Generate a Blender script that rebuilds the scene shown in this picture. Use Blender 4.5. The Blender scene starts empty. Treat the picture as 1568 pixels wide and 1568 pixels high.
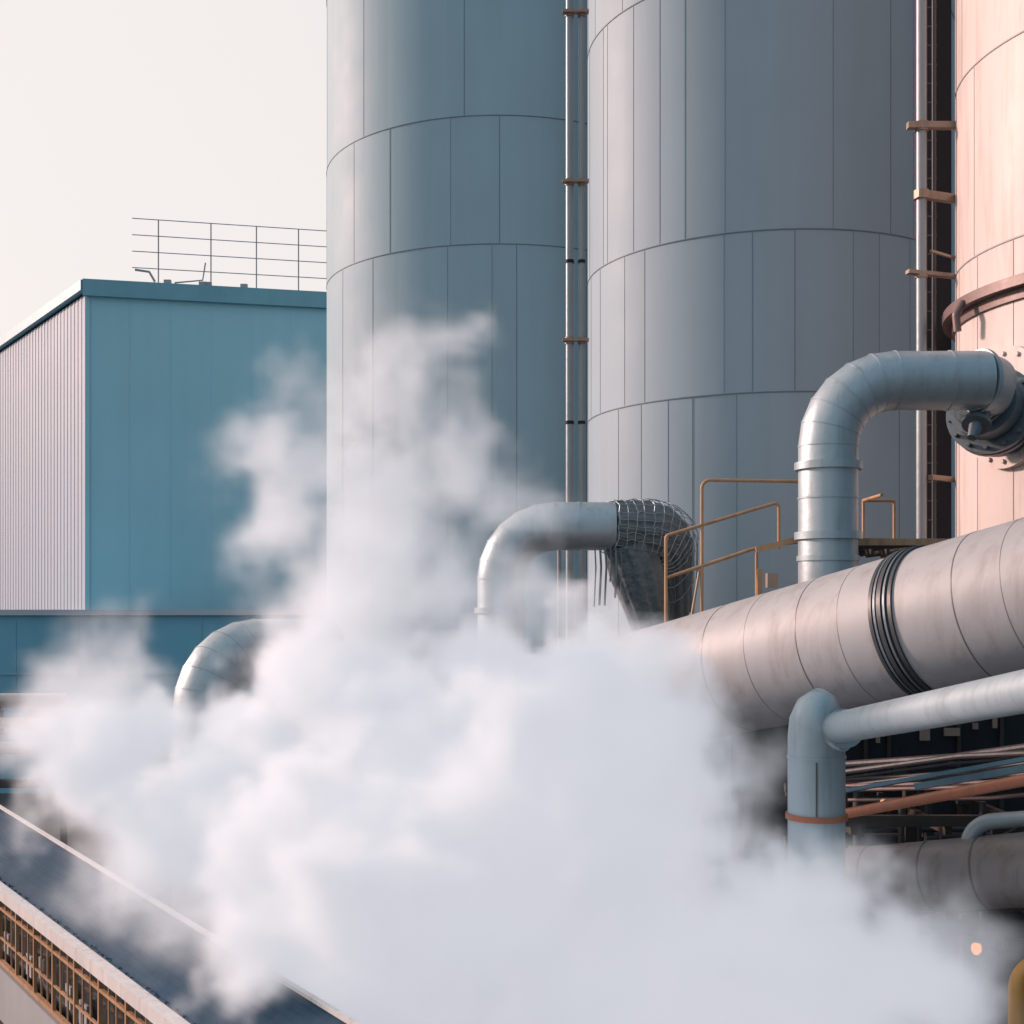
import bpy, math, random
from mathutils import Vector, Matrix, noise as mnoise
random.seed(7)
C = bpy.context.scene.collection
ZC = 12.0

# ---------------------------------------------------------------- materials
def newmat(name):
    m = bpy.data.materials.new(name); m.use_nodes = True
    nt = m.node_tree; nt.nodes.clear()
    out = nt.nodes.new('ShaderNodeOutputMaterial')
    return m, nt, out

def N(nt, t, **kw):
    n = nt.nodes.new(t)
    for k, v in kw.items(): setattr(n, k, v)
    return n

def paint(name, col, rough=0.5, metal=0.0, var=0.12, streak=0.15, scale=1.0, dirt=(0.1,0.08,0.07), dirt_amt=0.0,
          bump=0.05, tint=False, wave=0.0, wave_scale=6.0, rust=0.0, spec=0.5):
    m, nt, out = newmat(name)
    L = nt.links
    b = N(nt, 'ShaderNodeBsdfPrincipled')
    L.new(b.outputs[0], out.inputs[0])
    tc = N(nt, 'ShaderNodeTexCoord')
    mp = N(nt, 'ShaderNodeMapping'); mp.inputs['Scale'].default_value = (scale*1.6, scale*1.6, scale*0.12)
    L.new(tc.outputs['Object'], mp.inputs[0])
    n1 = N(nt, 'ShaderNodeTexNoise'); n1.inputs['Scale'].default_value = 1.0; n1.inputs['Detail'].default_value = 6
    L.new(mp.outputs[0], n1.inputs['Vector'])
    n2 = N(nt, 'ShaderNodeTexNoise'); n2.inputs['Scale'].default_value = 0.35*scale; n2.inputs['Detail'].default_value = 5
    L.new(tc.outputs['Object'], n2.inputs['Vector'])
    a = N(nt, 'ShaderNodeMath', operation='MULTIPLY_ADD'); a.inputs[1].default_value = 2*streak; a.inputs[2].default_value = 1-streak
    L.new(n1.outputs[0], a.inputs[0])
    c = N(nt, 'ShaderNodeMath', operation='MULTIPLY_ADD'); c.inputs[1].default_value = 2*var; c.inputs[2].default_value = 1-var
    L.new(n2.outputs[0], c.inputs[0])
    mu = N(nt, 'ShaderNodeMath', operation='MULTIPLY'); L.new(a.outputs[0], mu.inputs[0]); L.new(c.outputs[0], mu.inputs[1])
    last = mu.outputs[0]
    if tint:
        at = N(nt, 'ShaderNodeAttribute'); at.attribute_name = 'tint'
        t = N(nt, 'ShaderNodeMath', operation='MULTIPLY'); L.new(last, t.inputs[0]); L.new(at.outputs['Fac'], t.inputs[1])
        last = t.outputs[0]
    vm = N(nt, 'ShaderNodeVectorMath', operation='SCALE'); vm.inputs[0].default_value = col
    L.new(last, vm.inputs['Scale'])
    colout = vm.outputs[0]
    if dirt_amt > 0:
        n3 = N(nt, 'ShaderNodeTexNoise'); n3.inputs['Scale'].default_value = 1.0; n3.inputs['Detail'].default_value = 8; n3.inputs['Roughness'].default_value = 0.65
        mp3 = N(nt, 'ShaderNodeMapping'); mp3.inputs['Scale'].default_value = (scale*2.6, scale*2.6, scale*0.3); mp3.inputs['Location'].default_value = (5, 3, 1)
        L.new(tc.outputs['Object'], mp3.inputs[0]); L.new(mp3.outputs[0], n3.inputs['Vector'])
        r = N(nt, 'ShaderNodeMapRange'); r.inputs[1].default_value = 0.5; r.inputs[2].default_value = 0.72; r.inputs[4].default_value = dirt_amt
        L.new(n3.outputs[0], r.inputs[0])
        mx = N(nt, 'ShaderNodeMix', data_type='RGBA'); mx.inputs[7].default_value = (*dirt, 1)
        L.new(r.outputs[0], mx.inputs[0]); L.new(colout, mx.inputs[6]); colout = mx.outputs[2]
    L.new(colout, b.inputs['Base Color'])
    b.inputs['Metallic'].default_value = metal
    b.inputs['Specular IOR Level'].default_value = spec
    rr = N(nt, 'ShaderNodeMath', operation='MULTIPLY_ADD'); rr.inputs[1].default_value = 0.2; rr.inputs[2].default_value = rough-0.1
    L.new(n2.outputs[0], rr.inputs[0]); L.new(rr.outputs[0], b.inputs['Roughness'])
    nb = N(nt, 'ShaderNodeTexNoise'); nb.inputs['Scale'].default_value = 1.3*scale; nb.inputs['Detail'].default_value = 3
    L.new(tc.outputs['Object'], nb.inputs['Vector'])
    bm = N(nt, 'ShaderNodeBump'); bm.inputs['Strength'].default_value = bump; bm.inputs['Distance'].default_value = 0.3
    L.new(nb.outputs[0], bm.inputs['Height'])
    last_n = bm.outputs[0]
    if wave > 0:
        at2 = N(nt, 'ShaderNodeAttribute'); at2.attribute_name = 'along'
        s1 = N(nt, 'ShaderNodeMath', operation='MULTIPLY'); s1.inputs[1].default_value = wave_scale*6.283
        s2 = N(nt, 'ShaderNodeMath', operation='SINE')
        L.new(at2.outputs['Fac'], s1.inputs[0]); L.new(s1.outputs[0], s2.inputs[0])
        b2 = N(nt, 'ShaderNodeBump'); b2.inputs['Strength'].default_value = wave; b2.inputs['Distance'].default_value = 0.02
        L.new(s2.outputs[0], b2.inputs['Height']); L.new(last_n, b2.inputs['Normal']); last_n = b2.outputs[0]
    L.new(last_n, b.inputs['Normal'])
    return m

M = {}
M['silo']   = paint('silo_cladding', (0.275,0.40,0.465), 0.6, 0.0, 0.06, 0.06, 1, tint=True, bump=0.015, spec=0.2)  # far silo: distance haze put into the base colour by lightening it
M['silo2']  = paint('silo_cladding_pale', (0.285,0.375,0.44), 0.58, 0.0, 0.06, 0.06, 1, tint=True, bump=0.015, spec=0.2)
M['silo3']  = paint('cream_cladding', (0.56,0.49,0.47), 0.5, 0.0, 0.06, 0.08, 1, tint=True, bump=0.02, dirt=(0.34,0.22,0.17), dirt_amt=0.4, spec=0.3)
M['seam']   = paint('seam_strip', (0.15,0.20,0.235), 0.6, 0.0, spec=0.2)
M['seam_l'] = paint('seam_strip_light', (0.32,0.30,0.31), 0.6, 0.0)
M['blue']   = paint('blue_wall_panel', (0.31,0.55,0.64), 0.65, 0, 0.06, 0.06, 0.5, bump=0.02, spec=0.2)
M['blue_d'] = paint('blue_fascia', (0.15,0.34,0.42), 0.5, 0, 0.1, 0.1)
M['annex']  = paint('deep_blue_panel', (0.12,0.35,0.48), 0.5, 0, 0.12, 0.1, 0.6)
M['white']  = paint('pale_corrugated', (0.37,0.42,0.49), 0.6, 0.0, 0.05, 0.06, 0.6, spec=0.2)
M['trim']   = paint('white_trim', (0.60,0.58,0.58), 0.5, 0.0, 0.1, 0.12, 2, dirt_amt=0.3)
M['galv']   = paint('galvanised_pipe', (0.34,0.41,0.45), 0.42, 0.4, 0.1, 0.12, 1.5, bump=0.05, dirt=(0.17,0.15,0.14), dirt_amt=0.4)
M['duct']   = paint('duct_cladding', (0.33,0.335,0.35), 0.58, 0.1, 0.10, 0.10, 1.0, bump=0.03, dirt=(0.19,0.15,0.13), dirt_amt=0.45, spec=0.4)
M['rduct']  = paint('sooty_duct_cladding', (0.20,0.18,0.175), 0.5, 0.3, 0.15, 0.15, 1.5, bump=0.04, dirt=(0.1,0.07,0.05), dirt_amt=0.6)
M['dseam']  = paint('duct_seam', (0.12,0.115,0.115), 0.45, 0.3)
M['black']  = paint('dark_band', (0.05,0.055,0.06), 0.4, 0.3)
M['valve']  = paint('valve_casting', (0.12,0.16,0.19), 0.42, 0.4, 0.2, 0.2, 3, dirt=(0.2,0.12,0.08), dirt_amt=0.4)
M['foil']   = paint('dark_lagging', (0.13,0.17,0.19), 0.5, 0.3, 0.2, 0.2, 3, bump=0.3)
M['mesh']   = paint('wire_mesh', (0.30,0.35,0.38), 0.4, 0.5, 0.2, 0.2, 3)
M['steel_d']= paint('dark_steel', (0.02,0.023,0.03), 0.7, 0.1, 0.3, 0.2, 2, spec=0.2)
M['steel_b']= paint('dark_brown_steel', (0.045,0.035,0.03), 0.6, 0.3, 0.3, 0.3, 3)
M['brown']  = paint('brown_hoop', (0.16,0.11,0.105), 0.5, 0.2, 0.2, 0.2, 2)
M['cream']  = paint('cream_pipe', (0.42,0.37,0.35), 0.5, 0.2, 0.15, 0.1, 2)
M['brack']  = paint('bracket_steel', (0.30,0.22,0.17), 0.5, 0.2, 0.15, 0.1, 2, dirt_amt=0.4)
M['ochre']  = paint('ochre_rail', (0.42,0.25,0.14), 0.5, 0.1, 0.2, 0.2, 2, dirt=(0.2,0.09,0.05), dirt_amt=0.6)
M['orange'] = paint('orange_pipe', (0.36,0.12,0.06), 0.45, 0.1, 0.2, 0.2, 2, dirt_amt=0.5)
M['yellow'] = paint('yellow_pipe', (0.5,0.24,0.06), 0.45, 0.0, 0.2, 0.2, 2, dirt_amt=0.3)
M['bluetray']=paint('blue_tray', (0.06,0.13,0.18), 0.4, 0.2, 0.2, 0.2, 2)
M['roof']   = paint('slate_roof_sheet', (0.028,0.062,0.10), 0.85, 0.0, 0.25, 0.2, 2, bump=0.1, spec=0.1)
M['tan']    = paint('conduit_steel', (0.25,0.28,0.30), 0.45, 0.3, 0.15, 0.15, 2)
M['rackp']  = paint('sooty_pipe', (0.055,0.055,0.06), 0.5, 0.3, 0.25, 0.25, 2)
M['ground'] = paint('asphalt_ground', (0.055,0.055,0.055), 0.9, 0, 0.3, 0.1, 1)
M['window'] = paint('dark_window', (0.02,0.025,0.03), 0.15, 0)
M['grey']   = paint('grey_panel', (0.30,0.31,0.33), 0.6, 0, 0.15, 0.15, 1)
m, nt, out = newmat('lamp_glow'); e = N(nt, 'ShaderNodeEmission'); e.inputs[0].default_value = (1,0.36,0.10,1); e.inputs[1].default_value = 1.8
nt.links.new(e.outputs[0], out.inputs[0]); M['glow'] = m

# ---------------------------------------------------------------- mesh builder
class MB:
    def __init__(s): s.v=[]; s.f=[]; s.mi=[]; s.al=[]; s.ti=[]
    def _add(s, vs, fs, mi=0, al=None, ti=1.0):
        o=len(s.v); s.v+= [tuple(v) for v in vs]; s.al += (al if al else [0.0]*len(vs))
        for f in fs: s.f.append(tuple(o+i for i in f)); s.mi.append(mi); s.ti.append(ti)
    def box(s, c, d, mi=0, ax=None):
        c=Vector(c); X,Y,Z = ax if ax else (Vector((1,0,0)),Vector((0,1,0)),Vector((0,0,1)))
        vs=[c+X*(d[0]/2*i)+Y*(d[1]/2*j)+Z*(d[2]/2*k) for k in(-1,1) for j in(-1,1) for i in(-1,1)]
        s._add(vs,[(0,2,3,1),(4,5,7,6),(0,1,5,4),(2,6,7,3),(0,4,6,2),(1,3,7,5)],mi)
    def beam(s, a, b, w, h, mi=0):
        a=Vector(a); b=Vector(b); Z=(b-a); l=Z.length; Z.normalize()
        up=Vector((0,0,1)) if abs(Z.z)<0.95 else Vector((0,1,0))
        X=Z.cross(up).normalized(); Y=X.cross(Z).normalized()
        s.box((a+b)/2,(w,h,l),mi,(X,Y,Z))
    def tube(s, pts, r, seg=24, mi=0, caps=True, rf=None):
        pts=[Vector(p) for p in pts]; n=len(pts)
        T=[]
        for i in range(n):
            if i==0: t=pts[1]-pts[0]
            elif i==n-1: t=pts[-1]-pts[-2]
            else: t=(pts[i+1]-pts[i]).normalized()+(pts[i]-pts[i-1]).normalized()
            T.append(t.normalized())
        up=Vector((0,0,1)) if abs(T[0].z)<0.9 else Vector((0,1,0))
        X=T[0].cross(up).normalized(); vs=[]; al=[]; d=0
        for i in range(n):
            if i>0:
                d+=(pts[i]-pts[i-1]).length
                q=T[i-1].rotation_difference(T[i]); X=q@X
            X=(X-T[i]*X.dot(T[i])).normalized(); Y=T[i].cross(X)
            rr=r[i] if isinstance(r,(list,tuple)) else r
            for k in range(seg):
                a=2*math.pi*k/seg; R=rr
                if rf: R=rr*rf(i,k,a)
                vs.append(pts[i]+X*(math.cos(a)*R)+Y*(math.sin(a)*R)); al.append(d)
        fs=[]
        for i in range(n-1):
            for k in range(seg):
                k2=(k+1)%seg
                fs.append((i*seg+k,i*seg+k2,(i+1)*seg+k2,(i+1)*seg+k))
        if caps:
            fs.append(tuple(reversed(range(seg)))); fs.append(tuple((n-1)*seg+k for k in range(seg)))
        s._add(vs,fs,mi,al)
        return vs
    def ring(s, c, axis, r, w, mi=0, seg=40):
        c=Vector(c); a=Vector(axis).normalized()
        s.tube([c-a*w/2,c+a*w/2],r,seg,mi)
    def finish(s, name, mats, parent=None, smooth=True, angle=35):
        me=bpy.data.meshes.new(name); me.from_pydata(s.v,[],s.f); 
        if not isinstance(mats,(list,tuple)): mats=[mats]
        for m in mats: me.materials.append(m)
        me.polygons.foreach_set('material_index', s.mi)
        at=me.attributes.new('along','FLOAT','POINT'); at.data.foreach_set('value', s.al)
        at=me.attributes.new('tint','FLOAT','FACE'); at.data.foreach_set('value', s.ti)
        me.update()
        if smooth:
            me.shade_smooth(); me.set_sharp_from_angle(angle=math.radians(angle))
        o=bpy.data.objects.new(name,me); C.objects.link(o)
        if parent: o.parent=parent
        return o

def empty(name):
    o=bpy.data.objects.new(name,None); C.objects.link(o); o.empty_display_size=0.5; return o

def fillet(pts, R, n=10):
    pts=[Vector(p) for p in pts]; out=[pts[0]]
    for i in range(1,len(pts)-1):
        a,b,c=pts[i-1],pts[i],pts[i+1]
        u=(a-b).normalized(); w=(c-b).normalized()
        ang=u.angle(w); t=R/math.tan(ang/2)
        p0=b+u*t; p1=b+w*t
        cen=b+(u+w).normalized()*(R/math.sin(ang/2))
        v0=p0-cen; v1=p1-cen; tot=v0.angle(v1); ax=v0.cross(v1).normalized()
        for k in range(n+1):
            out.append(cen+Matrix.Rotation(tot*k/n,3,ax)@v0)
    out.append(pts[-1]); return out

def tang(pts,i):
    return (Vector(pts[min(i+1,len(pts)-1)])-Vector(pts[max(i-1,0)])).normalized()

# ---------------------------------------------------------------- ground
g=MB(); g._add([(-4000,-3000,0),(4000,-3000,0),(4000,6000,0),(-4000,6000,0)],[(0,1,2,3)]); g.finish('ground',M['ground'],smooth=False)

# ---------------------------------------------------------------- silos
def silo(cx,cy,R,rings,mat,seammat,npan,seed,top,name='storage_silo',seamw=0.028, skip=0.0):
    rnd=random.Random(seed); P=empty(name)
    b=MB(); zs=[0]+rings+[top]; sm=MB()
    for ti in range(len(zs)-1):
        z0,z1=zs[ti],zs[ti+1]
        off=rnd.random()
        edges=[]
        for k in range(npan):
            edges.append((k+off+rnd.uniform(-0.4,0.4))/npan*2*math.pi)
        edges.sort(); edges.append(edges[0]+2*math.pi)
        for k in range(npan):
            a0,a1=edges[k],edges[k+1]; n=max(3,int((a1-a0)/0.05)); tint=rnd.uniform(0.96,1.04)
            vs=[];
            for j in range(n+1):
                a=a0+(a1-a0)*j/n
                vs+= [(cx+R*math.cos(a),cy+R*math.sin(a),z0),(cx+R*math.cos(a),cy+R*math.sin(a),z1)]
            b._add(vs,[(2*j,2*j+2,2*j+3,2*j+1) for j in range(n)],0,None,tint)
            if rnd.random()>skip:
                d=Vector((math.cos(a0),math.sin(a0),0)); t=Vector((-d.y,d.x,0))
                sw=seamw*rnd.choice((0.45,0.6,1.1))
                sm.box(Vector((cx,cy,(z0+z1)/2))+d*(R+0.002),(sw,0.02,z1-z0-0.1),0,(t,d,Vector((0,0,1))))
    n=72; o=[(cx+R*math.cos(2*math.pi*k/n),cy+R*math.sin(2*math.pi*k/n),top) for k in range(n)]+[(cx,cy,top+R*0.3)]
    b._add(o,[(k,(k+1)%n,n) for k in range(n)])
    sh=b.finish('shell',mat,P,True,60)
    nor=[]
    for v in sh.data.vertices:
        d=Vector((v.co.x-cx,v.co.y-cy,0))
        nor.append(d.normalized() if d.length>0.1 else Vector((0,0,1)))
    sh.data.normals_split_custom_set_from_vertices(nor)
    sm.finish('vertical_seams',seammat,P,False)
    rg=MB()
    for z in rings+[top-0.3]:
        n=144; vs=[];fs=[]
        prof=[(R-0.02,z-0.028),(R+0.025,z-0.022),(R+0.025,z+0.022),(R-0.02,z+0.028)]
        for k in range(n):
            a=2*math.pi*k/n
            vs+=[(cx+r*math.cos(a),cy+r*math.sin(a),zz) for r,zz in prof]
        for k in range(n):
            k2=(k+1)%n
            for j in range(3): fs.append((4*k+j,4*k2+j,4*k2+j+1,4*k+j+1))
        rg._add(vs,fs)
    rg.finish('ring_seams',seammat,P,True,50)
    return P

silo(-0.74,76,10.5,[31.2,38.0,48.3],M['silo'],M['seam'],26,3,60,skip=0.35,seamw=0.035)
silo(11.69,57,8.2,[20.5,26.9,37.3],M['silo2'],M['seam'],38,11,50,skip=0.25,seamw=0.024)
S3=silo(20.48,38,6.5,[12,22.6,28.4,34],M['silo3'],M['seam_l'],26,21,44,seamw=0.020,skip=0.2)
def arcring(mb,cx,cy,r0,r1,z0,z1,a0,a1,n=60,mi=0):
    vs=[];fs=[]
    for k in range(n+1):
        a=math.radians(a0+(a1-a0)*k/n); c,s_=math.cos(a),math.sin(a)
        vs+=[(cx+r0*c,cy+r0*s_,z0),(cx+r1*c,cy+r1*s_,z0),(cx+r1*c,cy+r1*s_,z1),(cx+r0*c,cy+r0*s_,z1)]
    for k in range(n):
        for j in range(4):
            fs.append((4*k+j,4*k+4+j,4*k+4+(j+1)%4,4*k+(j+1)%4))
    fs+=[(0,1,2,3),(4*n+3,4*n+2,4*n+1,4*n)]
    mb._add(vs,fs,mi)
h=MB(); arcring(h,20.48,38,6.45,6.9,21.1,21.4,0,360,120)
arcring(h,20.48,38,6.48,6.6,20.8,21.1,0,360,120)
h.tube(fillet([(13.6,37.4,21.2),(13.35,37.3,20.8),(13.4,37.3,20.3)],0.15,5),0.12,12)
h.finish('brown_hoop',M['brown'],S3)

# ---------------------------------------------------------------- warehouse
W=empty('blue_warehouse')
c0=Vector((-30.8,90,0)); dr=Vector((16.8,3.75,0)).normalized(); dl=Vector((-15,21,0)).normalized()
ztop=ZC+23.7
pR=c0+dr*34; pL=c0+dl*60
b=MB()
def wall(mb,a,bb,z0,z1,mi=0): mb._add([(a.x,a.y,z0),(bb.x,bb.y,z0),(bb.x,bb.y,z1),(a.x,a.y,z1)],[(0,1,2,3)],mi)
wall(b,c0,pR,0,ztop-1.1,0)
back=pR+dl*60
wall(b,pR,back,0,ztop-1.1,0); wall(b,back,pL,0,ztop-1.1,0)
b.finish('blue_walls',M['blue'],W,False)
nrm=Vector((-dl.y,dl.x,0)); 
if nrm.dot(Vector((0,-1,0)))<0: nrm=-nrm
Ltot=60; x=0; vs=[]; pitch=0.9; prof=[]
while x<Ltot:
    prof+=[(x,0),(x+pitch*0.45,0),(x+pitch*0.55,0.045),(x+pitch*0.9,0.045)]; x+=pitch
for i,(d,o) in enumerate(prof):
    p=c0+dl*d+nrm*(o); vs+=[(p.x,p.y,0),(p.x,p.y,ztop-0.9)]
b=MB(); b._add(vs,[(2*i,2*i+2,2*i+3,2*i+1) for i in range(len(prof)-1)])
b.finish('corrugated_wall',M['white'],W,False)
b=MB()
out_r=Vector((dr.y,-dr.x,0))
b.beam(c0+Vector((0,0,ztop-0.55))+out_r*0.15-dr*0.3,pR+Vector((0,0,ztop-0.55))+out_r*0.15,0.5,1.2)
b.beam(c0+Vector((0,0,ztop-0.35))+nrm*0.25,pL+Vector((0,0,ztop-0.35))+nrm*0.25,0.5,0.75)
b._add([tuple(c0+Vector((0,0,ztop))),tuple(pR+Vector((0,0,ztop))),tuple(back+Vector((0,0,ztop))),tuple(pL+Vector((0,0,ztop)))],[(0,1,2,3)])
b.finish('roof_fascia',M['blue_d'],W,False)
b=MB()
for k in range(1,12):
    p=c0+dr*(k*2.9)+out_r*0.0
    b.box((p.x,p.y,ztop/2-0.6),(0.03,0.03,ztop-1.2),0,(dr,out_r,Vector((0,0,1))))
b.box(tuple(c0+out_r*0.03+Vector((0,0,ztop/2-0.6))),(0.3,0.1,ztop-1.2),0,(dr,out_r,Vector((0,0,1))))
b.finish('panel_joints',M['blue'],W,False)
b=MB()
base=c0+Vector((0,0,ztop))+dr*3.1
posts=[0,1.85,5.6,8.9,12.0,14.6,18,22,26]
for i,d in enumerate(posts):
    p=base+dr*d
    if i>0: b.tube([p,p+Vector((0,0,4.75))],0.05,8)
for hz in (1.15,2.35,3.55,4.75):
    b.tube([base+Vector((0,0,hz)),base+dr*26+Vector((0,0,hz))],0.035,8)
for d in (2.5,5.0,5.4,8.0):
    b.box(tuple(base+dr*d+Vector((0,0,0.2))),(0.5,0.3,0.35),0)
b.tube([base+dr*0.2+Vector((0,0,1.0)),base+dr*1.2+Vector((0,0,0.9)),base+dr*1.6+Vector((0,0,0.2))],0.09,8)
b.tube([base+dr*3.0+Vector((0,0,.2)),base+dr*5+Vector((0,0,0.5)),base+dr*5.2+Vector((0,0,1.8))],0.06,8)
b.finish('roof_railing',M['grey'],W)

A=empty('blue_annex')
b=MB(); b.box((-42,84,5.75),(60,8,11.5)); b.finish('walls',M['annex'],A,False)
b=MB(); b.box((-42,79.9,11.68),(60.4,0.5,0.34)); b.finish('parapet_trim',M['white'],A,False)
b=MB()
for k in range(14):
    b.box((-70+4*k+2,79.99,5.6),(0.06,0.04,11.0))
b.box((-42,79.97,7.7),(60,0.08,0.12))
b.finish('panel_ribs',M['blue_d'],A,False)
b=MB()
for k in range(6):
    b.box((-34+4*k,79.96,4.6),(2.4,0.1,1.6))
b.finish('windows',M['window'],A,False)

PB=empty('pipe_bridge')
b=MB()
for z,r in ((7.5,0.34),(6.4,0.26),(5.2,0.30)):
    b.tube([(-40,60,z),(-21.5,60,z)],r,20)
b.finish('pipes',M['cream'],PB)
b=MB()
for x in (-31,-25.2,-21.9):
    b.box((x,60.6,3.8),(0.25,0.3,7.6)); b.box((x,60.3,4.8),(0.25,1.2,0.16)); b.box((x,60.3,6.05),(0.25,1.2,0.16)); b.box((x,60.3,7.1),(0.25,1.2,0.16))
b.box((-26,60.5,3.4),(10,0.3,0.4))
b.finish('supports',M['steel_d'],PB,False)

# ---------------------------------------------------------------- vertical risers
V=empty('riser_pipes')
b=MB(); b.tube([(2.18,47,0),(2.18,47,46)],0.14,16); b.tube([(2.64,47,0),(2.64,47,46)],0.12,16)
b.finish('pipes',M['tan'],V)
b=MB()
for z in (28.1,22.1,34.5,40):
    b.box((2.4,46.85,z),(1.0,0.26,0.1)); b.ring((2.18,47,z),(0,0,1),0.18,0.26,0,16); b.ring((2.64,47,z),(0,0,1),0.155,0.26,0,16)
b.finish('clamps',M['brack'],V)
b=MB()
for z in (19.0,25.1): b.ring((2.18,47,z),(0,0,1),0.17,0.12,0,16); b.ring((2.64,47,z),(0,0,1),0.14,0.12,0,16)
b.finish('couplings',M['steel_d'],V)

V=empty('service_riser')
b=MB(); b.tube([(13.2,40,0),(13.2,40,42)],0.16,18); b.finish('pipe',M['tan'],V)
b=MB(); b.box((14.75,43.2,20),(0.9,0.6,40)); b.finish('cable_shaft',M['steel_d'],V,False)
b=MB(); b.tube([(13.95,41.0,0),(13.95,41.0,42)],0.07,12); b.tube([(13.68,41.0,0),(13.68,41.0,42)],0.05,12)
b.finish('conduits',M['rackp'],V)
b=MB()
for k in range(60): b.box((14.3,42.5,2+k*0.65),(0.5,0.05,0.05))
b.finish('rungs',M['rackp'],V)
b=MB()
b.beam((12.72,39.9,27.5),(14.6,39.9,27.5),0.26,0.2); b.beam((13.0,39.85,25.3),(14.4,40.4,25.3),0.22,0.26)
b.beam((12.72,39.9,22.8),(14.6,40.2,22.7),0.26,0.12); b.beam((13.5,40,23.5),(14.8,41,23.5),0.08,0.08); b.beam((13.5,40,16.2),(14.8,41,16.2),0.16,0.16)
b.ring((13.2,40,25.3),(0,0,1),0.24,0.28,0,18); b.ring((13.2,40,27.5),(0,0,1),0.22,0.3,0,18); b.ring((13.2,40,22.7),(0,0,1),0.2,0.16,0,18)
b.finish('brackets',M['brack'],V)

# ---------------------------------------------------------------- elbow pipes
def elbow(name, pts, R, r, mat, collars=(), segn=6, ringmat=None):
    P=empty(name); path=fillet(pts,R,segn)
    b=MB()
    b.tube(path,r,48); o=b.finish('pipe',mat,P,True,50)
    s=MB()
    for i in range(1,len(path)-1):
        s.ring(path[i],tang(path,i),r+0.014,0.035,0,48)
    for c,ax,rr,w in collars: s.ring(c,ax,rr,w,0,48)
    s.finish('joint_rings',ringmat or mat,P,True,40)
    return P
EA=elbow('elbow_duct',[(8.41,33,8),(8.41,33,18.03),(12.6,33,18.03)],1.75,0.78,M['galv'],
   [((8.41,33,15.75),(0,0,1),0.88,0.2),((8.41,33,13.9),(0,0,1),0.88,0.2),((8.41,33,13.3),(0,0,1),0.82,0.14),((8.41,33,14.9),(0,0,1),0.80,0.05),((11.6,33,18.03),(1,0,0),0.8,0.05)],segn=6)
b=MB()
ax=Vector((0.62,0.75,-0.18)).normalized(); c=Vector((13.25,34.6,17.6))
b.tube([c-ax*1.1,c+ax*2.0],0.62,32)
for d,r,w in ((-0.95,0.78,0.14),(-0.7,0.78,0.12),(-0.2,0.95,0.5),(0.35,1.25,0.16),(0.62,1.25,0.16),(1.2,1.1,0.12)):
    b.ring(c+ax*d,ax,r,w,0,40)
q=Vector((0,0,1)).rotation_difference(ax)
for k in range(14):
    a=2*math.pi*k/14; o=q@Vector((math.cos(a)*1.12,math.sin(a)*1.12,0))
    b.tube([c+o+ax*0.1,c+o+ax*0.85],0.06,8)
b.finish('flanged_valve',M['valve'],EA)
b=MB(); b.tube([(12.3,33,18.03),(12.75,33.35,18.0),(13.1,34.2,17.75)],[0.8,0.8,0.64],32)
b.ring((12.5,33.1,18.03),(1,0.3,0),0.86,0.12)
b.finish('nozzle',M['galv'],EA)
b=MB()
b.tube([(12.7,33.5,17.5),(12.4,33.1,16.9)],0.28,20); b.ring((12.4,33.1,16.9),(-0.6,-.8,-1.4),0.38,0.12,0,24); b.tube([(12.4,33.1,16.9),(12.2,32.9,16.5)],[0.2,0.12],20)
b.finish('drain_nozzle',M['valve'],EA)
b=MB(); n3=Vector((-0.95,-0.31,0)); pc=Vector((14.15,36.0,17.75))
b.ring(pc+n3*0.15+Vector((0.3,-0.2,0)),n3,1.75,0.3,0,48)
for k in range(16):
    a=2*math.pi*k/16; t=Vector((0.31,-0.95,0)); o=t*math.cos(a)*1.55+Vector((0,0,1))*math.sin(a)*1.55
    b.tube([pc+Vector((0.3,-0.2,0))+o+n3*0.2,pc+Vector((0.3,-0.2,0))+o+n3*0.38],0.07,6)
b.finish('mounting_plate',M['silo3'],EA)

EB=elbow('elbow_duct.001',[(-0.35,41,0),(-0.35,41,14.68),(3.4,41,14.68)],1.75,0.80,M['galv'],
   [((-0.35,41,11.9),(0,0,1),0.9,0.18),((2.2,41,14.68),(1,0,0),0.82,0.05)],segn=6)
b=MB(); rn=random.Random(5)
pts=fillet([(3.2,41,14.66),(5.0,41.6,14.55),(5.5,44.5,12.0)],1.1,14)
full=[]
for i in range(len(pts)-1):
    m_=8 if i in (0,len(pts)-2) else 1
    for k in range(m_): full.append(pts[i].lerp(pts[i+1],k/m_))
full.append(pts[-1])
nn=len(full); rad=[0.80+0.20*math.sin(i/nn*2.6) for i in range(nn)]
b.tube(full,rad,96,0,True,lambda i,k,a: 1+0.035*math.sin(a*16+0.4*math.sin(i*0.5))+0.07*mnoise.noise(Vector((i*0.3,math.cos(a)*3,math.sin(a)*3))))
b.finish('lagging',M['foil'],EB,True,40)
mb=MB(); tmp=MB(); S=26
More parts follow.
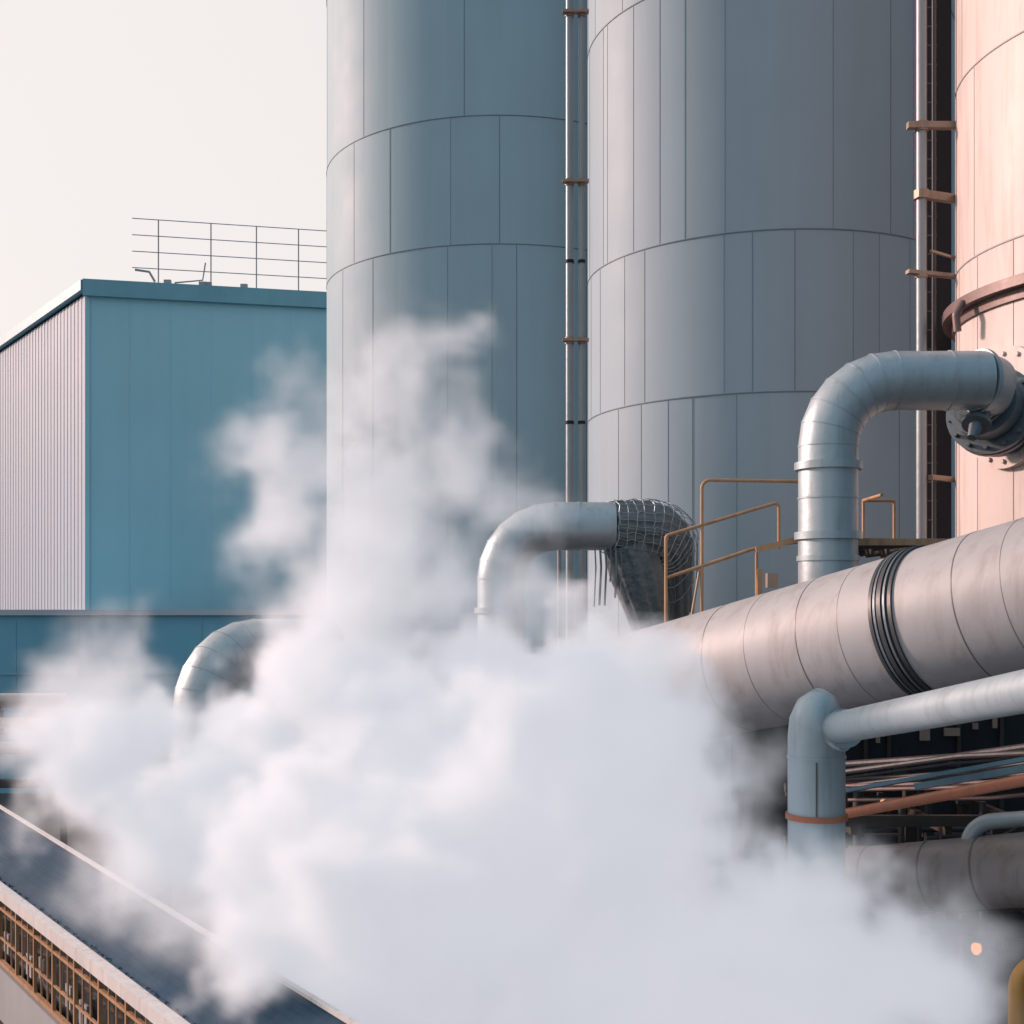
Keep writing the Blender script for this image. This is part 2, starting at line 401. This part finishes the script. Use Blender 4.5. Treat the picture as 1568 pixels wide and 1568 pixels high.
# squarish wire basket: superellipse section
gv=tmp.tube(full[:nn-4],[r*1.06 for r in rad[:nn-4]],S,0,True,lambda i,k,a: (abs(math.cos(a))**4+abs(math.sin(a))**4)**(-0.25))
rows=len(gv)//S
for k in range(S):
    mb.tube([gv[i*S+k]+Vector((0.02*rn.uniform(-1,1),0,0.04*rn.uniform(-1,1))) for i in range(rows)],0.014,4,0,False)
for i in range(0,rows,2):
    loop=[gv[i*S+k] for k in range(S)]+[gv[i*S]]
    mb.tube([p+Vector((0.04*rn.uniform(-1,1),0,0)) for p in loop],0.013,4,0,False)
mb.finish('wire_mesh_basket',M['mesh'],EB,False)
b=MB()
for k in range(6):
    x=2.7+k*0.17 
    b.tube([(x,40.4,13.95),(x+0.03,40.35,13.3),(x-0.02,40.45,12.9-rn.random()*0.9)],0.015+0.025*rn.random(),6)
b.finish('hanging_straps',M['valve'],EB)
b=MB()
b.tube([(3.9,41.3,14.2),(4.2,41.5,13.2),(4.6,41.9,11.8),(4.7,42,10.6)],[0.85,0.9,0.7,0.4],60,0,True,lambda i,k,a:1+0.06*math.sin(a*12+i*.3))
b.finish('drooping_cover',M['foil'],EB,True,60)
b=MB(); b.tube([(1.6,41.9,0),(1.6,41.9,14.0)],0.07,12)
b.finish('support_post',M['grey'],EB)

elbow('elbow_duct.002',[(-11.3,46,0),(-11.3,46,10.3),(-7.5,50,10.3)],2.1,1.25,M['galv'],[((-11.3,46,6.5),(0,0,1),1.35,0.2)],segn=6)

# ---------------------------------------------------------------- big duct
D=empty('insulated_duct')
p0=Vector((5.16,31,10.37)); dv=Vector((4.95,-6.5,1.76)); RD=1.58
q0=p0-dv*0.9; q1=p0+dv*1.9
b=MB(); n=300; b.tube([q0.lerp(q1,i/n) for i in range(n+1)],RD,96); b.finish('cladding',M['duct'],D,True,60)
b=MB()
for t in (-.6,-.25,.118,.463,.934,1.4): b.ring(p0+dv*t,dv,RD+0.006,0.022,0,96)
b.finish('lap_seams',M['dseam'],D)
b=MB()
for t in (.28,.60,1.06): b.ring(p0+dv*t,dv,RD+0.004,0.014,0,96)
b.finish('faint_seams',M['rduct'],D)
tb=0.735
b=MB(); dn=dv.normalized()
for d,r,w in ((-0.24,RD+.05,0.08),(0.0,RD+.08,0.10),(0.24,RD+.05,0.08)):
    b.ring(p0+dv*tb+dn*d,dn,r,w,0,96)
b.ring(p0+dv*tb,dn,RD+.02,0.5,0,96)
b.finish('expansion_joint',M['black'],D)
b=MB(); b.ring(p0+dv*tb+dn*0.12,dn,RD+.07,0.05,0,96); b.ring(p0+dv*tb-dn*0.12,dn,RD+.07,0.05,0,96); b.finish('joint_hoops',M['valve'],D)

# ---------------------------------------------------------------- small branch pipe
SP=empty('branch_pipe')
b=MB(); b.tube([(5.40,22,2),(5.40,22,9.7),(5.42,21.98,9.95),(5.46,21.9,10.15),(5.52,21.8,10.27),(5.6,21.7,10.32)],[.5,.5,.5,.46,.36,.18],40)
b.tube([(5.45,22.0,9.75),(5.75,21.75,9.87)],[0.47,0.40],32)
b.finish('riser',M['galv'],SP,True,60)
b=MB(); b.tube([(5.6,21.85,9.85),(6.44,15,11.03),(6.8,12,11.53)],0.27,36); b.finish('run',M['galv'],SP)
b=MB(); b.ring((5.40,22,9.35),(0,0,1),0.515,0.05); b.ring((5.76,21.5,9.9),(1.04,-7,1.17),0.34,0.1)
b.finish('collars',M['galv'],SP)
b=MB(); b.ring((5.40,22,8.3),(0,0,1),0.54,0.1); b.finish('flange',M['orange'],SP)
b=MB(); b.beam((5.28,21.5,9.3),(5.28,21.5,8.36),0.025,0.025); b.finish('seam',M['dseam'],SP)

# ---------------------------------------------------------------- dark process building + rack
E=empty('process_building')
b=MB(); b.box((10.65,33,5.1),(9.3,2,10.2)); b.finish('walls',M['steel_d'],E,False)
b=MB()
for k,dx in enumerate((0,1.0,2.7,3.3,5.1,6.2,7.9)): b.box((6.4+dx,31.95,5),(0.1,0.12,9.8))
for z in (3,6): b.box((10.65,31.94,z),(9.3,0.1,0.12))
b.finish('framing',M['steel_b'],E,False)
b=MB()
for x,z,w,hh in ((10.6,8.75,.26,.34),(11.3,8.8,.4,.2),(11.9,8.95,.14,.16),(12.4,9.1,.12,.4),(9.4,8.6,.1,.16)):
    b.box((x,31.86,z),(w,0.06,hh))
b.finish('vent_panels',M['brack'],E,False)

R_=empty('pipe_rack')
b=MB()
for x,y in ((6.9,26),(6.9,29),(8.8,27.5),(10.6,25),(10.6,29),(13,26)):
    b.box((x,y,4.1),(0.22,0.22,8.2))
for z in (6.0,7.7):
    b.beam((6.4,25,z),(14,25,z),0.16,0.22); b.beam((6.4,29,z),(14,29,z),0.16,0.22)
    for x in (6.9,8.8,10.6,13): b.beam((x,25,z-.2),(x,29,z-.2),0.14,0.18)
b.beam((7.0,25,6),(10.6,25,7.7),0.1,0.1); 
b.finish('frame',M['steel_b'],R_,False)
b=MB(); d=Vector((1.73,-4,1.19))
o0=Vector((6.52,24,8.02)); b.tube([o0-d*.25,o0,o0+d*1.3],0.10,16)
b.finish('orange_line',M['orange'],R_)
b=MB(); a0=Vector((6.4,24.4,8.36)); d2=Vector((1.8,-3.8,1.06)); b.beam(a0,a0+d2*1.3,0.26,0.07)
a1=Vector((7.6,23.2,8.65)); b.beam(a1,a1+d2*1.0,0.2,0.12)
b.finish('cable_tray',M['bluetray'],R_,False)
b=MB(); d3=Vector((1.92,-2,0.61)); c3=Vector((7.53,24,6.76)); b.tube([c3-d3*0.5,c3,c3+d3*2.2],0.66,48)
b.finish('lower_duct',M['rduct'],R_)
b=MB()
for t in (-.2,.25,.62,1.0): b.ring(c3+d3*t,d3,0.67,0.035,0,48)
b.finish('lower_duct_seams',M['dseam'],R_)
b=MB(); b.tube(fillet([(8.5,23,6.6),(8.45,23,8.0),(10.4,22.2,8.3)],0.5,8),0.15,16)
b.finish('bent_line',M['tan'],R_)
rn=random.Random(9); b=MB()
for k in range(9):
    z=5.0+rn.random()*3.2; y=26+rn.random()*3.0
    b.tube([(6.3,y,z),(14,y-rn.random()*2,z+rn.random()*0.3)],0.05+0.12*rn.random(),14)
for k in range(5):
    x=7+rn.random()*5; y=25.5+rn.random()*3
    b.tube([(x,y,0),(x,y,8.0)],0.06+0.07*rn.random(),12)
for k in range(7):
    a0=Vector((6.6+rn.random()*0.4,27.5+rn.random(),7.7+rn.random()*0.9))
    b.tube([a0,a0+Vector((2.2,-2.6,0.5+0.25*rn.random())),a0+Vector((4.4,-5.4,1.2+0.3*rn.random()))],0.03+0.06*rn.random(),10)
b.finish('service_lines',M['rackp'],R_)
b=MB()
for k in range(5):
    a0=Vector((6.7+rn.random()*0.5,26.5+rn.random()*1.5,6.2+rn.random()*2.2))
    b.tube([a0,a0+Vector((2.4,-2.6,0.45)),a0+Vector((4.6,-5.0,1.1))],0.035+0.03*rn.random(),10)
b.finish('rusty_lines',M['brown'],R_)
b=MB()
for k in range(80):
    x=6.6+rn.random()*6.5; z=4.5+rn.random()*3.9
    b.box((x,25.3+rn.random()*4,z),(0.08+rn.random()*0.2,0.12,0.07+rn.random()*0.2))
b.finish('junction_boxes',M['rackp'],R_,False)
b=MB()
for k in range(14):
    x=6.6+rn.random()*6; z=4.5+rn.random()*3.6
    b.ring((x,25.2,z),(0.3,-1,0),0.05+0.04*rn.random(),0.1,0,16)
b.finish('handwheels',M['ochre'],R_,False)

def lamp(nm,x,y,z,s=1.0):
    LP=empty(nm)
    b=MB(); b.tube([(x,y,z),(x,y,z+.06*s),(x,y,z+.17*s),(x,y,z+.22*s)],[.04*s,.09*s,.09*s,.04*s],16); b.finish('lens',M['glow'],LP)
    b=MB(); b.ring((x,y,z+.28*s),(0,0,1),0.14*s,0.06*s,0,16); b.tube([(x,y,z+.3*s),(x,y,z+0.9*s)],0.03*s,8); b.finish('hood',M['steel_d'],LP)
lamp('bulkhead_lamp',9.36,25,5.0,1.1)
lamp('bulkhead_lamp.001',9.15,29.5,8.15,0.6)
lamp('bulkhead_lamp.002',9.35,29.6,9.0,0.5)
YP=empty('yellow_handrail')
b=MB(); b.tube(fillet([(10.6,19.6,6.35),(8.15,20,6.3),(8.07,20,0.3)],0.45,10),0.13,18); b.finish('rail',M['yellow'],YP)
b=MB(); b.ring((8.07,20,3),(0,0,1),.18,.1); b.ring((8.07,20,0.1),(0,0,1),.3,.2); b.finish('foot',M['steel_d'],YP)

# ---------------------------------------------------------------- platform & rails
P=empty('access_platform')
b=MB(); y=36
r=0.05
b.tube(fillet([(5.51,y,10.5),(5.51,y,15.7),(8.7,y,15.65)],0.25,6),r,10)
b.tube(fillet([(4.47,y,10.0),(4.47,y,14.08),(7.75,y,15.06),(7.75,y,13.7)],0.12,5),r,10)
b.tube(fillet([(4.47,y,12.85),(7.0,y,13.7),(8.6,y,13.95)],0.6,5),r*1.1,10)
b.tube([(7.1,y,12.0),(7.1,y,13.7)],0.045,8); b.tube([(5.0,y,10.5),(5.45,y,13.1)],0.035,8)
for x,z0,z1 in ((11.1,13.9,15.1),(10.2,13.9,15.1)): b.tube([(x,y,z0),(x,y,z1)],0.045,8)
b.tube(fillet([(10.2,y,15.1),(11.1,y,15.1),(11.1,y,13.9)],0.1,4),r,10)
b.tube([(10.2,34.2,15.1),(10.2,y,15.1)],r,10)
b.finish('handrails',M['ochre'],P)
b=MB()
pth=fillet([(7.0,35.6,13.65),(8.2,35.6,13.95),(12.0,35.2,13.85)],1.0,6)
for i in range(len(pth)-1): b.beam(pth[i],pth[i+1],0.1,0.16)
b.beam((8.4,34.1,13.8),(12,34.1,13.8),0.08,0.18)
b.box((7.1,35.6,6.5),(0.14,0.14,13.2)); b.box((4.47,35.95,5),(0.14,0.14,10.4)); b.box((5.51,35.95,5.2),(0.14,0.14,10.8))
b.beam((4.4,35.95,10.3),(7.1,35.95,10.9),0.12,0.16)
b.finish('kick_plate',M['ochre'],P,False)
b=MB()
b.box((10.2,35.0,13.66),(3.6,1.6,0.1))
for k in range(8): b.box((8.9+k*0.42,34.5,13.5),(0.08,2,0.16))
b.beam((8.9,34.4,13.5),(8.9,34.4,10),0.15,0.15); b.beam((11.6,34.4,13.5),(11.6,34.4,10),0.15,0.15)
b.finish('walkway',M['steel_b'],P,False)
b=MB()
for x,z in ((7.25,12.75),(10.5,13.3),(11.1,13.2),(11.7,13.6)): b.box((x,34.6,z),(0.3,0.3,0.4))
b.tube([(9.9,34.4,13.0),(10.9,34.4,13.1)],0.12,8); b.tube([(10.0,34.2,13.5),(10.9,34.2,13.6)],0.06,8)
b.finish('control_boxes',M['brack'],P,False)

# ---------------------------------------------------------------- foreground gallery roof
G=empty('conveyor_gallery')
ra=Vector((-15.7,38,5.85)); rb=Vector((-2.11,17.87,5.85)); rd=(rb-ra)
ea=Vector((-12.87,31.2,5.1)); eb=Vector((-5.34,20.55,5.1)); ed=(eb-ea)
RA=ra-rd*0.6; RB=rb+rd*0.35
EA_=ea-ed*1.3; EB_=eb+ed*1.0
b=MB()
ns=9; NL=60; vs=[]; rn=random.Random(4)
cols=[]
for j in range(ns+1):
    f=j/ns
    cols.append((f,0.0))
    if j<ns: cols.append((f+0.9/ns,0.012)); cols.append((f+0.93/ns,0.02))
for k in range(NL+1):
    t=k/NL; p=RA.lerp(RB,t); q_=EA_.lerp(EB_,t)
    for f,o in cols:
        vs.append(tuple(p.lerp(q_,min(f,1))+Vector((0,0,o+0.006*rn.random()))))
nc=len(cols)
b._add(vs,[(k*nc+j,(k+1)*nc+j,(k+1)*nc+j+1,k*nc+j+1) for k in range(NL) for j in range(nc-1)])
side=Vector((rd.y,-rd.x,0)).normalized(); 
if side.x<0: side=-side
b._add([tuple(RA),tuple(RB),tuple(RB+side*1.6+Vector((0,0,-3.2))),tuple(RA+side*1.6+Vector((0,0,-3.2)))],[(0,1,2,3)])
b.finish('roof_sheets',M['roof'],G,False)
b=MB(); b.beam(RA+Vector((0,0,0.05)),RB+Vector((0,0,0.05)),0.10,0.06); b.finish('ridge_cap',M['trim'],G,False)
left=-side
b=MB(); 
off=left*0.14+Vector((0,0,-0.10))
b.beam(EA_+off,EB_+off,0.24,0.26); b.finish('gutter',M['trim'],G,False)
b=MB(); rn=random.Random(3)
for k in range(300):
    t=k/300; p=EA_.lerp(EB_,t)
    hh=0.01+rn.random()**2*0.06
    b.box(tuple(p+Vector((0,0,0.03+hh/2))),(0.06+rn.random()*.14,0.04,hh),0,(ed.normalized(),left,Vector((0,0,1))))
b.finish('snow_guard',M['roof'],G,False)
b=MB()
wo=-left*0.35
wa=EA_+wo; wb=EB_+wo
b._add([(wa.x,wa.y,0),(wb.x,wb.y,0),(wb.x,wb.y,4.95),(wa.x,wa.y,4.95)],[(0,1,2,3)])
b.finish('dark_wall',M['window'],G,False)
b=MB(); edn=ed.normalized(); EL=(EB_-EA_).length
pa=EA_-left*0.1; pb=EB_-left*0.1
for z,w in ((4.35,0.07),(3.6,0.05),(3.0,0.10)):
    b.beam(Vector((pa.x,pa.y,z)),Vector((pb.x,pb.y,z)),w,w)
kk=int(EL/0.55)
for k in range(kk):
    p=pa+edn*(k*0.55+rn.random()*0.1); b.box((p.x,p.y,4.0),(0.035,0.035,1.8) if k%3 else (0.08,0.08,1.95),0,(edn,left,Vector((0,0,1))))
b.finish('ochre_frames',M['ochre'],G,False)
b=MB()
for k in range(kk//2):
    p=pa+edn*(k*1.1+0.2)-left*0.12; 
    if k%3!=1: b.box((p.x,p.y,3.4+0.2*rn.random()),(0.35+0.3*rn.random(),0.05,0.5),0,(edn,left,Vector((0,0,1))))
b.beam(Vector((pa.x,pa.y,2.2)),Vector((pb.x,pb.y,2.2)),0.1,1.3)
b.finish('grey_panels',M['grey'],G,False)
b=MB(); b.beam(RA+side*1.5+Vector((0,0,-4.6)),RB+side*1.5+Vector((0,0,-4.6)),0.2,2.8); b.finish('rear_wall',M['rackp'],G,False)

# ---------------------------------------------------------------- steam (density grid from geometry nodes)
dense=[(-.43,23,7.2,3.7),(-2.5,21.5,6.9,2.8),(1.1,24,9.0,2.5),(2.4,24,7.6,1.9),(1.9,22.5,4.6,2.9),(4.9,21,6.1,1.7),(6.3,21,5.6,1.45),
       (-5.3,24,8.1,2.2),(-8.0,24.5,8.7,1.45),(-.3,24,10.4,1.5),(1.2,24.5,11.0,1.0),(-2.9,24,10.0,1.8),(3.6,22.5,5.2,2.0),(-3.6,20.5,5.4,1.6),
       (5.4,20.5,4.3,1.9),(3.1,24.5,9.3,1.0),(-4.0,24,10.3,1.0),(2.0,25,10.2,1.0)]
wisp=[(-3.3,24,11.8,1.5),(-2.6,24,13.1,1.5),(-2.8,24,14.4,1.3),(-2.2,24,15.8,1.05),(-4.4,24,14.9,1.0),(-4.7,24,13.5,1.0),(-1.2,24,14.6,.95),
      (-.2,24.3,14.0,.85),(-1.6,24,16.8,.7),(-8.4,25,10.4,1.0),(4.1,24,9.1,.8),(7.5,21,5.6,1.1),(5.4,21.5,7.4,.7),(-6.6,23,6.8,1.3),(0.4,24,12.1,.8),
      (-3.8,24,15.7,.8),(-8.9,24,9.6,0.9),(4.4,22.5,8.0,.7),(-1.4,24,12.6,1.1),(2.6,25,10.9,0.7)]
ng=bpy.data.node_groups.new('steam_field','GeometryNodeTree')
ng.interface.new_socket('Geometry',in_out='INPUT',socket_type='NodeSocketGeometry')
ng.interface.new_socket('Geometry',in_out='OUTPUT',socket_type='NodeSocketGeometry')
gi=ng.nodes.new('NodeGroupInput'); go=ng.nodes.new('NodeGroupOutput'); L=ng.links
pos=ng.nodes.new('GeometryNodeInputPosition')
def mth(op,a,b_=None,c_=None,clamp=False):
    n=ng.nodes.new('ShaderNodeMath'); n.operation=op; n.use_clamp=clamp
    for i,v in enumerate((a,b_,c_)):
        if v is None: continue
        if isinstance(v,(int,float)): n.inputs[i].default_value=v
        else: L.new(v,n.inputs[i])
    return n.outputs[0]
def vec(op,a,b_=None,scale=None):
    n=ng.nodes.new('ShaderNodeVectorMath'); n.operation=op
    for i,v in enumerate((a,b_)):
        if v is None: continue
        if isinstance(v,tuple): n.inputs[i].default_value=v
        else: L.new(v,n.inputs[i])
    if scale is not None: n.inputs['Scale'].default_value=scale
    return n
def noise(v,scale,detail,rough,col=False):
    n=ng.nodes.new('ShaderNodeTexNoise'); n.noise_dimensions='3D'; L.new(v,n.inputs['Vector'])
    n.inputs['Scale'].default_value=scale; n.inputs['Detail'].default_value=detail; n.inputs['Roughness'].default_value=rough
    return n.outputs[1] if col else n.outputs[0]
w1=vec('SCALE',vec('SUBTRACT',noise(pos.outputs[0],0.45,2,0.5,True),(0.5,0.5,0.5)).outputs[0],scale=2.2).outputs[0]
wp=vec('ADD',pos.outputs[0],w1).outputs[0]
def group(bl,k):
    acc=None
    for (x,y_,z,r_) in bl:
        d=vec('LENGTH',vec('SUBTRACT',wp,(x,y_,z)).outputs[0]).outputs['Value']
        s_=mth('SUBTRACT',r_,d)
        acc=s_ if acc is None else mth('SMOOTH_MAX',acc,s_,k)
    return acc
fb=noise(wp,0.8,5,0.6)
fb2=noise(wp,0.7,5,0.62)
gd=mth('MINIMUM',group(dense,0.6),1.25)
dn_=mth('ADD',gd,mth('MULTIPLY',mth('SUBTRACT',fb,0.47),5.2))
wn_=mth('ADD',group(wisp,0.6),mth('MULTIPLY',mth('SUBTRACT',fb2,0.48),4.6))
def sstep(v,a,b_,o):
    n=ng.nodes.new('ShaderNodeMapRange'); n.interpolation_type='SMOOTHSTEP'; L.new(v,n.inputs[0])
    n.inputs[1].default_value=a; n.inputs[2].default_value=b_; n.inputs[3].default_value=0; n.inputs[4].default_value=o
    return n.outputs[0]
dd=sstep(dn_,-0.1,1.5,3.6); ww=sstep(wn_,-0.3,1.8,1.3)
dens=mth('ADD',dd,ww)
vc=ng.nodes.new('GeometryNodeVolumeCube'); L.new(dens,vc.inputs['Density'])
vc.inputs['Min'].default_value=(-12,17,1.5); vc.inputs['Max'].default_value=(10,29,19)
vc.inputs['Resolution X'].default_value=132; vc.inputs['Resolution Y'].default_value=72; vc.inputs['Resolution Z'].default_value=105
sm_=ng.nodes.new('GeometryNodeSetMaterial')
m,nt,out=newmat('steam_vapour')
pv=N(nt,'ShaderNodeVolumePrincipled'); pv.inputs['Color'].default_value=(0.94,0.965,0.99,1); pv.inputs['Density'].default_value=1.0
pv.inputs['Anisotropy'].default_value=0.1
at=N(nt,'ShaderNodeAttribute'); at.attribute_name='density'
mm=N(nt,'ShaderNodeMath',operation='MULTIPLY'); mm.inputs[1].default_value=0.36  # glow added to the vapour, scaled by density, standing in for multiple scattering
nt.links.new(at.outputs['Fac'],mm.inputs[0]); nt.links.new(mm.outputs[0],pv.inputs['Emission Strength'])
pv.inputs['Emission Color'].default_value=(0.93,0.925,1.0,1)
nt.links.new(pv.outputs[0],out.inputs['Volume'])
m.cycles.volume_step_rate=5.0
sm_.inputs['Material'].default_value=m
L.new(vc.outputs[0],sm_.inputs[0]); L.new(sm_.outputs[0],go.inputs[0])
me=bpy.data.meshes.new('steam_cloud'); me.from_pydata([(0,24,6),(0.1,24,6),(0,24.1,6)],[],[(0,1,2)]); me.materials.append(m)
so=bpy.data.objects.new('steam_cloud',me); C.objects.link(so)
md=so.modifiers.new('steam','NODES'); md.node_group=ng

# ---------------------------------------------------------------- world, sun, camera
EL_=math.radians(20); az=math.atan2(-0.92,0.38)
w=bpy.data.worlds.new('World'); bpy.context.scene.world=w; w.use_nodes=True
nt=w.node_tree; nt.nodes.clear(); L=nt.links
out=N(nt,'ShaderNodeOutputWorld'); bg=N(nt,'ShaderNodeBackground'); bg.inputs[1].default_value=0.12
sky=N(nt,'ShaderNodeTexSky'); sky.sky_type='NISHITA'; sky.sun_disc=False; sky.sun_elevation=EL_; sky.sun_rotation=az
sky.dust_density=4.0; sky.air_density=1.2
tc=N(nt,'ShaderNodeTexCoord')
dp=N(nt,'ShaderNodeVectorMath',operation='DOT_PRODUCT'); dp.inputs[1].default_value=(-0.92,0.38,0)
L.new(tc.outputs['Generated'],dp.inputs[0])
mr=N(nt,'ShaderNodeMapRange'); mr.inputs[1].default_value=-1; mr.inputs[2].default_value=1; mr.inputs[3].default_value=0.0; mr.inputs[4].default_value=1.0
L.new(dp.outputs['Value'],mr.inputs[0])
cr=N(nt,'ShaderNodeValToRGB'); e=cr.color_ramp.elements
e[0].position=0.08; e[0].color=(0.08,0.18,0.26,1)
e[1].position=0.74; e[1].color=(1.0,0.93,0.905,1)
x1=e.new(0.32); x1.color=(0.42,0.63,0.77,1)
x2=e.new(0.52); x2.color=(0.64,0.77,0.87,1)
L.new(mr.outputs[0],cr.inputs[0])
hz=N(nt,'ShaderNodeVectorMath',operation='SCALE'); hz.inputs['Scale'].default_value=8.2
L.new(cr.outputs[0],hz.inputs[0])
mx=N(nt,'ShaderNodeMix',data_type='RGBA'); mx.inputs[0].default_value=0.87
L.new(sky.outputs[0],mx.inputs[6]); L.new(hz.outputs[0],mx.inputs[7])
L.new(mx.outputs[2],bg.inputs[0]); L.new(bg.outputs[0],out.inputs[0])

sl=bpy.data.lights.new('sun','SUN'); sl.energy=4.9; sl.angle=math.radians(6); sl.color=(1,0.69,0.60)
s=bpy.data.objects.new('sun',sl); C.objects.link(s)
dirv=Vector((math.sin(az)*math.cos(EL_),math.cos(az)*math.cos(EL_),math.sin(EL_)))
s.rotation_euler=dirv.to_track_quat('Z','Y').to_euler(); s.location=(-60,40,60)

cd=bpy.data.cameras.new('camera'); cam=bpy.data.objects.new('camera',cd); C.objects.link(cam)
cd.sensor_width=36; cd.lens=43.6; cd.shift_y=0.0931; cd.clip_end=12000; cd.clip_start=0.1
cam.location=(0,0,ZC); cam.rotation_euler=(math.radians(90),0,0)
bpy.context.scene.camera=cam
vs=bpy.context.scene.view_settings; vs.view_transform='Standard'; vs.look='None'; vs.exposure=0
